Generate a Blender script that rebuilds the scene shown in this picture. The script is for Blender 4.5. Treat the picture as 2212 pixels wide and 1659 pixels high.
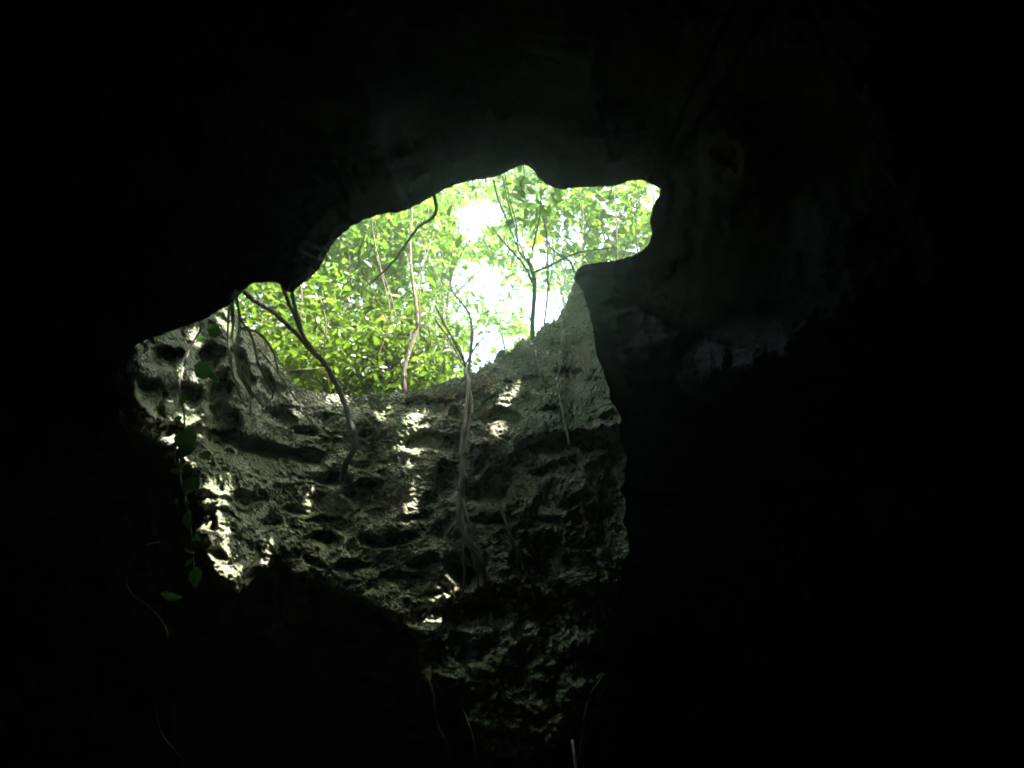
import bpy, math, random
import numpy as np
from mathutils import Vector

sc = bpy.context.scene
for o in list(bpy.data.objects): bpy.data.objects.remove(o)
COL = sc.collection
rnd = random.Random(7)
rng = np.random.default_rng(7)

# ------------------------------------------------------------------ camera
PITCH = math.radians(28.0); HFOV = math.radians(62.0)
CAM = np.array([0.0, 0.0, 1.6])
F = 1106.0 / math.tan(HFOV / 2)
cp, sp = math.cos(PITCH), math.sin(PITCH)
cd = bpy.data.cameras.new('camera'); cam = bpy.data.objects.new('camera', cd); COL.objects.link(cam)
cam.location = CAM; cam.rotation_euler = (math.pi / 2 + PITCH, 0, 0)
cd.sensor_fit = 'HORIZONTAL'; cd.angle = HFOV; cd.clip_start = 0.05; cd.clip_end = 500
sc.camera = cam

# ------------------------------------------------------------------ light
SUN = np.array([0.40, -0.20, 0.89]); SUN /= np.linalg.norm(SUN)
w = bpy.data.worlds.new('World'); sc.world = w; w.use_nodes = True
nt = w.node_tree; nt.nodes.clear()
sky = nt.nodes.new('ShaderNodeTexSky'); sky.sky_type = 'NISHITA'; sky.sun_disc = False
sky.sun_elevation = math.asin(SUN[2]); sky.sun_rotation = math.atan2(SUN[0], SUN[1])
sky.dust_density = 6.0; sky.air_density = 1.0
bg = nt.nodes.new('ShaderNodeBackground'); bg.inputs[1].default_value = 0.15
out = nt.nodes.new('ShaderNodeOutputWorld')
nt.links.new(sky.outputs[0], bg.inputs[0]); nt.links.new(bg.outputs[0], out.inputs[0])
sd = bpy.data.lights.new('sun', 'SUN'); sd.energy = 5.0; sd.angle = math.radians(0.4); sd.color = (1, 0.965, 0.94)
so = bpy.data.objects.new('sun', sd); COL.objects.link(so); so.location = tuple(SUN * 30)
so.rotation_euler = Vector(tuple(SUN)).to_track_quat('Z', 'Y').to_euler()
sc.view_settings.view_transform = 'Standard'; sc.view_settings.look = 'None'
sc.view_settings.exposure = 4.2; sc.view_settings.gamma = 1.0
sc.cycles.use_denoising = True
sc.cycles.filter_width = 1.9
sc.cycles.diffuse_bounces = 5; sc.cycles.transparent_max_bounces = 4

# ------------------------------------------------------------------ helpers
def P(px, py, Y):
    """point seen in the direction (px, py) of a 2212 x 1659 view, at forward distance Y"""
    px, py, Y = np.broadcast_arrays(np.asarray(px, float), np.asarray(py, float), np.asarray(Y, float))
    u = (px - 1106.0) / F; v = (829.5 - py) / F
    d = np.stack([u, cp - v * sp, sp + v * cp], -1)
    t = Y / d[..., 1]
    return CAM + d * t[..., None]
def R(px, py, r):
    px, py, r = np.broadcast_arrays(np.asarray(px, float), np.asarray(py, float), np.asarray(r, float))
    u = (px - 1106.0) / F; v = (829.5 - py) / F
    d = np.stack([u, cp - v * sp, sp + v * cp], -1)
    d /= np.linalg.norm(d, axis=-1, keepdims=True)
    return CAM + d * r[..., None]
def proj(p):
    q = np.asarray(p) - CAM
    f = q[..., 1] * cp + q[..., 2] * sp; up = -q[..., 1] * sp + q[..., 2] * cp
    f = np.where(f < 0.1, 0.1, f)
    return 1106.0 + F * q[..., 0] / f, 829.5 - F * up / f
def _h(ix, iy, s):
    n = (ix.astype(np.int64) * 374761393 + iy.astype(np.int64) * 668265263 + s * 974634777) & 0xFFFFFFFF
    n = ((n ^ (n >> 13)) * 1274126177) & 0xFFFFFFFF
    return (n ^ (n >> 16)) & 0xFFFFFFFF
def noise(x, y, s=0):
    x = np.asarray(x, float); y = np.asarray(y, float)
    xi = np.floor(x); yi = np.floor(y); fx = x - xi; fy = y - yi
    sx = fx * fx * fx * (fx * (fx * 6 - 15) + 10); sy = fy * fy * fy * (fy * (fy * 6 - 15) + 10)
    def g(ax, ay):
        a = _h(xi + ax, yi + ay, s) / 4294967295.0 * 2 * math.pi
        return np.cos(a) * (fx - ax) + np.sin(a) * (fy - ay)
    a = g(0, 0) * (1 - sx) + g(1, 0) * sx; b = g(0, 1) * (1 - sx) + g(1, 1) * sx
    return (a * (1 - sy) + b * sy) * 1.5
def fbm(x, y, o=4, s=0, gain=0.5):
    t = 0; a = 1.0; f = 1.0
    for i in range(o):
        t = t + a * noise(x * f, y * f, s + i * 17); a *= gain; f *= 2.03
    return t
def cells(x, y, s=0):
    xi = np.floor(x); yi = np.floor(y); best = np.full(np.shape(x), 9.0)
    for ax in (-1, 0, 1):
        for ay in (-1, 0, 1):
            h = _h(xi + ax, yi + ay, s)
            jx = xi + ax + (h & 0xFFFF) / 65535.0; jy = yi + ay + ((h >> 16) & 0xFFFF) / 65535.0
            best = np.minimum(best, np.hypot(x - jx, y - jy))
    return best
def sstep(a, b, x):
    t = np.clip((x - a) / (b - a), 0, 1); return t * t * (3 - 2 * t)
def seg_dist(px, py, poly, closed=True):
    """distance to a polyline and the index (float) of the nearest place on it"""
    A = np.asarray(poly, float); B = np.roll(A, -1, 0)
    n = len(A) if closed else len(A) - 1
    best = np.full(px.shape, 1e9); idx = np.zeros(px.shape); qx = np.zeros(px.shape); qy = np.zeros(px.shape)
    for i in range(n):
        ax, ay = A[i, :2]; bx, by = B[i, :2]; dx, dy = bx - ax, by - ay
        t = np.clip(((px - ax) * dx + (py - ay) * dy) / (dx * dx + dy * dy + 1e-9), 0, 1)
        cx = ax + t * dx; cy = ay + t * dy; d = np.hypot(px - cx, py - cy)
        m = d < best
        best = np.where(m, d, best); idx = np.where(m, i + t, idx); qx = np.where(m, cx, qx); qy = np.where(m, cy, qy)
    return best, idx, qx, qy
def inside(px, py, poly):
    A = np.asarray(poly, float); r = np.zeros(px.shape, bool); n = len(A)
    for i in range(n):
        x0, y0 = A[i, :2]; x1, y1 = A[(i + 1) % n, :2]
        if y0 == y1: continue
        c = ((y0 > py) != (y1 > py)) & (px < (x1 - x0) * (py - y0) / (y1 - y0) + x0)
        r ^= c
    return r
def resample(pts, step):
    """Catmull-Rom through the points, about one sample per step (first two coordinates)"""
    A = np.asarray(pts, float); n = len(A); res = []
    for i in range(n - 1):
        p0 = A[max(i - 1, 0)]; p1 = A[i]; p2 = A[i + 1]; p3 = A[min(i + 2, n - 1)]
        k = max(2, int(np.linalg.norm((p2 - p1)[:2] if step > 1 else (p2 - p1)[:3]) / step))
        for j in range(k):
            t = j / k
            res.append(0.5 * (2 * p1 + (p2 - p0) * t + (2 * p0 - 5 * p1 + 4 * p2 - p3) * t * t + (3 * p1 - p0 - 3 * p2 + p3) * t ** 3))
    res.append(A[-1]); return np.array(res)
def mesh_obj(name, V, faces, mat, parent=None, tint=None, smooth=True):
    me = bpy.data.meshes.new(name)
    V = np.asarray(V, np.float32).reshape(-1, 3)
    if isinstance(faces, np.ndarray):
        k = faces.shape[1]; nf = len(faces)
        me.vertices.add(len(V)); me.vertices.foreach_set('co', V.ravel())
        me.loops.add(nf * k); me.loops.foreach_set('vertex_index', faces.astype(np.int32).ravel())
        me.polygons.add(nf); me.polygons.foreach_set('loop_start', np.arange(0, nf * k, k, dtype=np.int32))
        me.polygons.foreach_set('loop_total', np.full(nf, k, np.int32))
        me.update(calc_edges=True)
    else:
        me.from_pydata(V.tolist(), [], faces); me.update()
    me.polygons.foreach_set('use_smooth', np.full(len(me.polygons), smooth, bool))
    if tint is not None:
        at = me.attributes.new('tint', 'FLOAT', 'POINT'); at.data.foreach_set('value', np.asarray(tint, np.float32))
    me.materials.append(mat)
    o = bpy.data.objects.new(name, me); COL.objects.link(o)
    if parent: o.parent = parent
    return o
def tag(o, label=None, cat=None, group=None, kind=None):
    if label: o['label'] = label
    if cat: o['category'] = cat
    if group: o['group'] = group
    if kind: o['kind'] = kind
    return o
def empty(name, loc):
    o = bpy.data.objects.new(name, None); COL.objects.link(o); o.location = tuple(loc); o.empty_display_size = 0.1
    return o
def localise(o, root):
    """put a part's mesh into its thing's own frame"""
    o.parent = root; o.matrix_parent_inverse.identity()
    me = o.data; a = np.empty(len(me.vertices) * 3, np.float32); me.vertices.foreach_get('co', a)
    a = a.reshape(-1, 3) - np.array(root.location, np.float32); me.vertices.foreach_set('co', a.ravel()); me.update()
    return o
class MB:
    def __init__(s): s.V = []; s.Fc = []; s.n = 0
    def tube(s, pts, rad, sides=8, wob=0.15, seed=0):
        """pts: (n,3); rad: number or (n,)"""
        pts = np.asarray(pts, float); n = len(pts); rad = np.broadcast_to(np.asarray(rad, float), (n,)).copy()
        T = np.gradient(pts, axis=0); T /= np.linalg.norm(T, axis=1, keepdims=True) + 1e-9
        ref = np.array([0.3, 0.9, 0.2]); L = np.concatenate([[0], np.cumsum(np.linalg.norm(np.diff(pts, axis=0), axis=1))])
        N = np.cross(T, ref); N /= np.linalg.norm(N, axis=1, keepdims=True) + 1e-9
        Bn = np.cross(T, N)
        ang = np.arange(sides) / sides * 2 * math.pi
        rr = rad[:, None] * (1 + wob * noise(L[:, None] / (rad.mean() * 5 + 1e-6) + seed * 3.1, np.cos(ang)[None] * 1.3 + np.sin(ang)[None] * .7 + seed, seed))
        V = pts[:, None] + rr[..., None] * (N[:, None] * np.cos(ang)[None, :, None] + Bn[:, None] * np.sin(ang)[None, :, None])
        b = s.n; s.V.append(V.reshape(-1, 3)); s.n += n * sides
        for i in range(n - 1):
            for j in range(sides):
                k = (j + 1) % sides
                s.Fc.append((b + i * sides + j, b + i * sides + k, b + (i + 1) * sides + k, b + (i + 1) * sides + j))
        s.Fc.append(tuple(b + j for j in range(sides))[::-1]); s.Fc.append(tuple(b + (n - 1) * sides + j for j in range(sides)))
    def build(s, name, mat, root=None):
        o = mesh_obj(name, np.concatenate(s.V), s.Fc, mat)
        if root: localise(o, root)
        return o
def leaf_mesh(cen, size, aspect, up_bias, droop=0.25, seed=1, normals=None, axes=None):
    """folded pointed leaves: 6 points, 2 quads each"""
    g = np.random.default_rng(seed); n = len(cen)
    nr = g.normal(size=(n, 3)); nr[:, 2] = np.abs(nr[:, 2]) + up_bias
    if normals is not None: nr = normals
    nr /= np.linalg.norm(nr, axis=1, keepdims=True)
    ax = g.normal(size=(n, 3)) if axes is None else axes
    ax = ax - nr * np.sum(ax * nr, 1, keepdims=True); ax /= np.linalg.norm(ax, axis=1, keepdims=True) + 1e-9
    sd_ = np.cross(nr, ax); L = np.asarray(size)[:, None]; W = L * np.asarray(aspect)[:, None] * 0.5
    fold = -0.25 * W * nr
    b = cen - ax * L * .5; t = cen + ax * L * .5 - nr * L * droop
    l1 = cen - ax * L * .22 + sd_ * W * .85 - fold; r1 = cen - ax * L * .22 - sd_ * W * .85 - fold
    l2 = cen + ax * L * .16 + sd_ * W * .8 - fold - nr * L * droop * .3; r2 = cen + ax * L * .16 - sd_ * W * .8 - fold - nr * L * droop * .3
    V = np.stack([b, l1, l2, t, r2, r1], 1).reshape(-1, 3)
    k = np.arange(n)[:, None] * 6
    Fq = np.concatenate([k + np.array([[0, 3, 2, 1]]), k + np.array([[0, 5, 4, 3]])], 0)
    return V, Fq

# ------------------------------------------------------------------ materials
def new_mat(name):
    m = bpy.data.materials.new(name); m.use_nodes = True; n = m.node_tree.nodes; n.clear()
    o = n.new('ShaderNodeOutputMaterial'); return m, n, m.node_tree.links, o
def ramp(n, stops):
    r = n.new('ShaderNodeValToRGB'); e = r.color_ramp.elements
    while len(e) < len(stops): e.new(0.5)
    for k, (p, c) in zip(e, stops): k.position = p; k.color = (*c, 1)
    return r
def rock_mat(name, stops, scale=2.2, bump=0.9, patch=None):
    m, n, l, o = new_mat(name)
    tc = n.new('ShaderNodeTexCoord')
    a = n.new('ShaderNodeTexNoise'); a.inputs['Scale'].default_value = scale; a.inputs['Detail'].default_value = 9; a.inputs['Roughness'].default_value = 0.68
    b = n.new('ShaderNodeTexNoise'); b.inputs['Scale'].default_value = scale * 9; b.inputs['Detail'].default_value = 6; b.inputs['Roughness'].default_value = 0.7
    v = n.new('ShaderNodeTexVoronoi'); v.inputs['Scale'].default_value = scale * 11
    for q in (a, b, v): l.new(tc.outputs['Object'], q.inputs['Vector'])
    mx = n.new('ShaderNodeMix'); mx.data_type = 'FLOAT'; mx.inputs[0].default_value = 0.42
    l.new(a.outputs['Fac'], mx.inputs[2]); l.new(b.outputs['Fac'], mx.inputs[3])
    r = ramp(n, stops); l.new(mx.outputs[0], r.inputs['Fac'])
    colr = r.outputs['Color']
    if patch:
        for i, (pc, sc_, lo, hi) in enumerate(patch):
            q = n.new('ShaderNodeTexNoise'); q.noise_dimensions = '4D'; q.inputs['W'].default_value = 5.3 * i + 2.2; q.inputs['Scale'].default_value = sc_; q.inputs['Detail'].default_value = 6
            q.inputs['Roughness'].default_value = 0.6
            l.new(tc.outputs['Object'], q.inputs['Vector'])
            mr = n.new('ShaderNodeMapRange'); mr.inputs[1].default_value = lo; mr.inputs[2].default_value = hi
            l.new(q.outputs['Fac'], mr.inputs[0])
            mc = n.new('ShaderNodeMix'); mc.data_type = 'RGBA'; l.new(mr.outputs[0], mc.inputs[0]); l.new(colr, mc.inputs[6]); mc.inputs[7].default_value = (*pc, 1)
            colr = mc.outputs[2]
    p = n.new('ShaderNodeBsdfPrincipled'); p.inputs['Roughness'].default_value = 0.88; p.inputs['Specular IOR Level'].default_value = 0.25
    l.new(colr, p.inputs['Base Color'])
    h = n.new('ShaderNodeMath'); h.operation = 'MULTIPLY_ADD'; h.inputs[1].default_value = 0.55
    l.new(b.outputs['Fac'], h.inputs[0]); l.new(v.outputs['Distance'], h.inputs[2])
    bp = n.new('ShaderNodeBump'); bp.inputs['Strength'].default_value = bump; bp.inputs['Distance'].default_value = 0.06
    l.new(h.outputs[0], bp.inputs['Height']); l.new(bp.outputs[0], p.inputs['Normal'])
    l.new(p.outputs[0], o.inputs[0]); return m
def leaf_mat(name, stops, trans=0.5, gain=2.0):
    m, n, l, o = new_mat(name)
    at = n.new('ShaderNodeAttribute'); at.attribute_name = 'tint'
    r = ramp(n, stops); l.new(at.outputs['Fac'], r.inputs['Fac'])
    p = n.new('ShaderNodeBsdfPrincipled'); p.inputs['Roughness'].default_value = 0.4; p.inputs['Specular IOR Level'].default_value = 0.35
    l.new(r.outputs[0], p.inputs['Base Color'])
    t = n.new('ShaderNodeBsdfTranslucent')
    k = n.new('ShaderNodeMix'); k.data_type = 'RGBA'; k.blend_type = 'MULTIPLY'; k.inputs[0].default_value = 1; k.inputs[7].default_value = (gain * .92, gain, gain * .5, 1)
    l.new(r.outputs[0], k.inputs[6]); l.new(k.outputs[2], t.inputs[0])
    s = n.new('ShaderNodeMixShader'); s.inputs[0].default_value = trans
    l.new(p.outputs[0], s.inputs[1]); l.new(t.outputs[0], s.inputs[2]); l.new(s.outputs[0], o.inputs[0]); return m
def bark_mat(name, c0, c1, scale=14):
    m, n, l, o = new_mat(name)
    tc = n.new('ShaderNodeTexCoord'); mp = n.new('ShaderNodeMapping'); mp.inputs['Scale'].default_value = (1, 1, .3); l.new(tc.outputs['Object'], mp.inputs[0])
    a = n.new('ShaderNodeTexNoise'); a.inputs['Scale'].default_value = scale; a.inputs['Detail'].default_value = 7; a.inputs['Roughness'].default_value = .7
    l.new(mp.outputs[0], a.inputs['Vector'])
    r = ramp(n, [(0.3, c0), (0.72, c1)]); l.new(a.outputs['Fac'], r.inputs['Fac'])
    p = n.new('ShaderNodeBsdfPrincipled'); p.inputs['Roughness'].default_value = .85; p.inputs['Specular IOR Level'].default_value = .25
    l.new(r.outputs[0], p.inputs['Base Color'])
    bp = n.new('ShaderNodeBump'); bp.inputs['Strength'].default_value = .6; bp.inputs['Distance'].default_value = .02
    l.new(a.outputs['Fac'], bp.inputs['Height']); l.new(bp.outputs[0], p.inputs['Normal']); l.new(p.outputs[0], o.inputs[0]); return m

M_WALL = rock_mat('pitted limestone', [(0.30, (0.085, 0.093, 0.052)), (0.44, (0.18, 0.19, 0.115)), (0.56, (0.285, 0.285, 0.205)), (0.70, (0.41, 0.40, 0.325))],
                  patch=[((0.11, 0.145, 0.06), 0.9, 0.44, 0.66), ((0.26, 0.14, 0.06), 1.1, 0.60, 0.70), ((0.085, 0.078, 0.045), 0.8, 0.50, 0.64), ((0.42, 0.41, 0.35), 2.6, 0.60, 0.70)])
M_CAVE = rock_mat('dark cave limestone and recess shade', [(0.3, (0.014, 0.017, 0.011)), (0.5, (0.020, 0.024, 0.016)), (0.7, (0.030, 0.033, 0.024))], scale=1.4, bump=.25,
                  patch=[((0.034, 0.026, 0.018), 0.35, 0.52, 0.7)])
M_LEDGE_LIT = rock_mat('ledge limestone lit in colour', [(0.3, (0.018, 0.02, 0.013)), (0.5, (0.032, 0.035, 0.024)), (0.7, (0.055, 0.055, 0.041))], scale=2, bump=.5)
M_FLOOR = rock_mat('cave earth', [(0.3, (0.07, 0.06, 0.042)), (0.7, (0.17, 0.145, 0.11))], scale=1.2)
M_SOIL = rock_mat('leaf litter', [(0.3, (0.045, 0.035, 0.02)), (0.7, (0.13, 0.10, 0.055))], scale=1.5)
M_LEAF = leaf_mat('broad green leaves', [(0.0, (0.011, 0.028, 0.005)), (0.5, (0.046, 0.096, 0.013)), (1.0, (0.12, 0.16, 0.028))], .5, 1.75)
M_OLIVE = leaf_mat('olive understory leaves', [(0.0, (0.016, 0.022, 0.006)), (0.5, (0.045, 0.075, 0.012)), (1.0, (0.088, 0.125, 0.022))], .42, 1.6)
M_VLEAF = leaf_mat('vine leaves', [(0.0, (0.010, 0.034, 0.008)), (1.0, (0.035, 0.085, 0.02))], .3, 1.5)
M_BARK = bark_mat('brown bark', (0.025, 0.019, 0.011), (0.085, 0.065, 0.04))
M_PALE = bark_mat('pale root bark', (0.13, 0.11, 0.08), (0.34, 0.30, 0.23))
M_DARKV = bark_mat('dark liana bark', (0.012, 0.013, 0.008), (0.045, 0.042, 0.028))
M_ROOT = bark_mat('grey brown root bark', (0.055, 0.045, 0.032), (0.19, 0.165, 0.12))
M_MOSS = bark_mat('mossy bark', (0.03, 0.036, 0.015), (0.105, 0.115, 0.055))

# ------------------------------------------------------------------ the cave: outline of the near rock (px, py, forward distance)
RIM = [(300, 740, 5.3), (380, 712, 5.6), (440, 690, 5.8), (478, 668, 5.85), (505, 650, 5.9), (528, 626, 6.0), (548, 612, 6.0), (578, 610, 6.05), (604, 613, 6.05), (614, 627, 6.0), (628, 632, 6.0),
       (645, 620, 6.05), (672, 598, 6.1), (693, 574, 6.15), (706, 548, 6.2), (728, 516, 6.25), (762, 488, 6.3), (800, 470, 6.35), (835, 461, 6.4), (868, 457, 6.4), (905, 441, 6.5), (938, 422, 6.5),
       (972, 404, 6.55), (1015, 391, 6.6), (1060, 384, 6.65), (1090, 374, 6.65), (1112, 362, 6.7), (1132, 357, 6.7), (1150, 366, 6.7), (1166, 386, 6.75), (1188, 402, 6.75), (1215, 409, 6.8), (1248, 405, 6.8),
       (1290, 404, 6.85), (1330, 401, 6.9), (1352, 394, 6.95), (1375, 388, 7.0), (1398, 394, 7.0), (1430, 413, 7.1), (1418, 432, 7.1), (1408, 455, 7.15), (1404, 478, 7.2), (1408, 502, 7.2), (1400, 528, 7.3), (1376, 548, 7.4),
       (1340, 560, 7.5), (1300, 566, 7.7), (1264, 572, 7.8), (1246, 584, 7.9), (1240, 602, 8.0)]
RIGHT = [(1258, 625, 7.88), (1268, 660, 7.65), (1279, 700, 7.33), (1285, 740, 7.07), (1292, 775, 6.95), (1310, 815, 6.90), (1322, 855, 6.90), (1338, 905, 6.80), (1342, 950, 6.80), (1352, 1000, 6.70), (1356, 1060, 6.60), (1362, 1105, 6.40), (1366, 1160, 6.30), (1354, 1210, 6.15), (1345, 1260, 6.10), (1322, 1330, 6.10), (1310, 1420, 6.00), (1300, 1500, 5.90), (1275, 1600, 5.80), (1262, 1700, 5.70), (1340, 2050, 5.30)]
LEFT = [(700, 2080, 7.0), (400, 2050, 6.9), (385, 1650, 7.1), (362, 1400, 7.2), (352, 1250, 7.2), (334, 1120, 7.0), (300, 1010, 6.6), (264, 910, 5.9), (250, 845, 5.4), (255, 780, 5.1)]
rim_d = resample(RIM, 5); right_d = resample(RIGHT, 8); left_d = resample(LEFT, 14)
OUT = np.concatenate([rim_d, right_d, left_d])
k = np.arange(len(OUT))
OUT[:, 0] += 2.2 * noise(k / 3.1, k * 0, 5) + 1.5 * noise(k / 1.3, k * 0, 6)
OUT[:, 1] += 2.2 * noise(k / 2.7, k * 0, 7) + 1.5 * noise(k / 1.1, k * 0, 8)
lowm = sstep(700, 1000, OUT[:, 1])
OUT[:, 0] += lowm * 22 * fbm(OUT[:, 1] / 90, OUT[:, 0] / 400, 4, 9)
OUT_R = np.linalg.norm(P(OUT[:, 0], OUT[:, 1], OUT[:, 2]) - CAM, axis=1)

def base_r(d):
    h = np.where(d[..., 2] > 0, 5.4, 2.4)
    sx = np.where(d[..., 0] > 0, 7.8, 8.0)
    return 1 / np.sqrt((d[..., 0] / sx) ** 2 + (d[..., 1] / 9.0) ** 2 + (d[..., 2] / h) ** 2)
def shell_r(px, py):
    """radius of the near rock, with the rounded lip and the rock's own relief"""
    dist, idx, _, _ = seg_dist(px, py, OUT)
    i0 = np.floor(idx).astype(int) % len(OUT); i1 = (i0 + 1) % len(OUT); f = idx - np.floor(idx)
    rr = OUT_R[i0] * (1 - f) + OUT_R[i1] * f
    d = R(px, py, np.ones(px.shape)) - CAM
    wgt = np.exp(-(dist / 330.0) ** 1.2)
    r = rr * wgt + base_r(d) * (1 - wgt)
    n1_ = len(rim_d); n2_ = n1_ + len(right_d); nL = int(np.argmin(np.hypot(rim_d[:, 0] - 1430, rim_d[:, 1] - 413)))
    onr = sstep(nL - 12, nL + 8, idx) * (1 - sstep(n2_ - 10, n2_ + 10, idx)); onl = sstep(n2_ - 10, n2_ + 10, idx) * 1.0
    side = np.clip(onr + onl + (1 - sstep(14, 44, idx)), 0, 1)
    lip = np.clip(1 - dist / 80.0, 0, 1)
    r = r + (1 - side) * (0.14 * (lip ** 2.4) - 0.14 * wgt)
    # the side walls jut like fins: their inner edge is nearest and they fall back from it
    r = r + side * 0.9 * (1 - np.exp(-dist / 90.0)) * np.exp(-dist / 420.0)
    far = sstep(6, 70, dist)
    r = r + far * (0.36 * fbm(px / 330, py / 330, 2, 31) + 0.05 * fbm(px / 70, py / 70, 3, 41))
    wv = dist + 14 * fbm(px / 150, py / 150, 3, 71)
    st = sstep(8, 40, dist) * np.exp(-dist / 160)
    r = r + 0.07 * st * np.abs(np.sin(wv / 17.0)) + 0.02 * fbm(px / 16, py / 16, 3, 91)
    # a shelf of rock that leans out of the right-hand wall
    ex = (px - 1625) * .95 + (py - 770) * -.32; ey = (px - 1625) * .32 + (py - 770) * .95
    q = (ex / 170) ** 2 + (ey / 84) ** 2
    sh = np.clip(1 - q, 0, 1) ** .6
    r = r - sh * (.9 + .14 * fbm(px / 60, py / 45, 3, 55) + 0.3 * np.clip(ey / 60, -1, 1))
    # a rounded boss higher on that wall
    q = ((px - 1590) / 85) ** 2 + ((py - 330) / 105) ** 2
    r = r - np.clip(1 - q, 0, 1) ** .7 * (.5 + .2 * fbm(px / 60, py / 60, 3, 57))
    return r, dist
STEP = 6.0
X0, X1, Y0, Y1 = -420.0, 2640.0, -420.0, 2100.0
gx = np.arange(X0, X1 + 1, STEP); gy = np.arange(Y0, Y1 + 1, STEP)
GX, GY = np.meshgrid(gx, gy)
ins = inside(GX, GY, OUT)
dist, idx, qx, qy = seg_dist(GX, GY, OUT)
# vertices just inside move on to the outline, so the rim is a clean line of its own
snap = (ins & (dist < STEP * 1.45)) | (~ins & (dist < STEP * 0.3))
GX2 = np.where(snap, qx, GX); GY2 = np.where(snap, qy, GY)
keep = ~ins | snap
rad, dd = shell_r(GX2, GY2)
V = R(GX2, GY2, rad).reshape(-1, 3)
ny, nx = GX.shape
ii = np.arange(ny * nx).reshape(ny, nx)
Fq = np.stack([ii[:-1, :-1], ii[1:, :-1], ii[1:, 1:], ii[:-1, 1:]], -1).reshape(-1, 4)
kf = keep.ravel()[Fq].all(1)
Fq = Fq[kf]
# close the chamber round behind the viewer: from the border of the grid to the point straight behind
bi = np.concatenate([ii[0, :], ii[1:, -1], ii[-1, -2::-1], ii[-2:0:-1, 0]])
bd = V[bi] - CAM; br = np.linalg.norm(bd, axis=1); bd /= br[:, None]
fw = np.array([0, cp, sp]); th0 = np.arccos(np.clip(bd @ fw, -1, 1))
tang = bd - fw * (bd @ fw)[:, None]; tang /= np.linalg.norm(tang, axis=1, keepdims=True)
nb = len(bi); base = len(V); K = 40; extra = []
for j in range(1, K + 1):
    a = th0 + (math.pi - th0) * j / K * 0.9995
    d = fw * np.cos(a)[:, None] + tang * np.sin(a)[:, None]
    s = min(1, j / 6)
    r = base_r(d) * s + br * (1 - s) + 0.25 * s * fbm(d[:, 0] * 2.5 + d[:, 2], d[:, 1] * 2.5 + d[:, 2] * 1.7, 4, 61)
    extra.append(CAM + d * r[:, None])
V = np.concatenate([V] + extra)
rows = [bi] + [base + j * nb + np.arange(nb) for j in range(K)]
quads = [np.stack([rows[j], np.roll(rows[j], -1), np.roll(rows[j + 1], -1), rows[j + 1]], -1) for j in range(K)]
Fq = np.concatenate([Fq] + quads)
# the lip: the rock's thickness round the opening, curling up and away
def outward(px, py, c=(930, 640)):
    a = np.stack([px - c[0], py - c[1]], -1); return a / (np.linalg.norm(a, axis=1, keepdims=True) + 1e-9)
tg = np.roll(OUT[:, :2], -1, 0) - np.roll(OUT[:, :2], 1, 0)
ar = np.sum(OUT[:, 0] * np.roll(OUT[:, 1], -1) - np.roll(OUT[:, 0], -1) * OUT[:, 1])
ow = np.stack([tg[:, 1], -tg[:, 0]], 1) * np.sign(ar)
ow = sum(np.roll(ow, q, 0) for q in range(-9, 10)); ow /= np.linalg.norm(ow, axis=1, keepdims=True) + 1e-9
rr0, _ = shell_r(OUT[:, 0], OUT[:, 1])
no = len(OUT); lip_rows = []
LIPN = 9
for j in range(LIPN):
    t = j / (LIPN - 1)
    off = 70 * t ** 1.6 + (6 * noise(k / 4, k * 0 + j * .7, 13) if j else 0) * t
    tu = sstep(.1, .6, -ow[:, 1]); tu[:50] *= np.linspace(0, 1, 50) ** 2; tu[len(rim_d):] = 0
    sh_r, _ = shell_r(OUT[:, 0] + ow[:, 0] * off, OUT[:, 1] + ow[:, 1] * off)
    q = R(OUT[:, 0] + ow[:, 0] * off, OUT[:, 1] + ow[:, 1] * off, np.maximum(rr0 + 0.002 + (1.0 * t + (0.12 * noise(k / 5, k * 0 + j * .6, 14) if j else 0)) * (1 - tu) - .25 * t * tu, np.where(tu < .5, sh_r + .12 * t, 0)))
    q[:, 2] += tu * .75 * t
    if j:      # the lip never comes in front of the rock it belongs to
        ax, ay = proj(q); sr, _ = shell_r(ax, ay); L = np.linalg.norm(q - CAM, axis=1)
        q = CAM + (q - CAM) * (np.maximum(L, sr + .05 + .1 * t) / L)[:, None]
    lip_rows.append(q)
b2 = len(V); V = np.concatenate([V] + lip_rows)
quads = [np.stack([b2 + j * no + np.arange(no), b2 + j * no + np.roll(np.arange(no), -1), b2 + (j + 1) * no + np.roll(np.arange(no), -1), b2 + (j + 1) * no + np.arange(no)], -1) for j in range(LIPN - 1)]
Fq = np.concatenate([Fq] + quads)
used = np.unique(Fq); rem = np.full(len(V), -1); rem[used] = np.arange(len(used))
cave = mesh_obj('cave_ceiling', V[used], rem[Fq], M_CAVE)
cave.data.materials.append(M_LEDGE_LIT)  # paler copy of the rock puts the light on the shelf into colour
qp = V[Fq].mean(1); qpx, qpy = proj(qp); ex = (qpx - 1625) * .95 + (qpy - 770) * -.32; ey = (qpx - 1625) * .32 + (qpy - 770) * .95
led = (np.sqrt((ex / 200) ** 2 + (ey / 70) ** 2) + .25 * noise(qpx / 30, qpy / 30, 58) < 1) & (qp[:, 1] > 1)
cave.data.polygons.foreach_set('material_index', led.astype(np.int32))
tag(cave, kind='structure', label='dark smooth cave roof and walls around the opening')
lip_top = lip_rows[-1]

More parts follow.
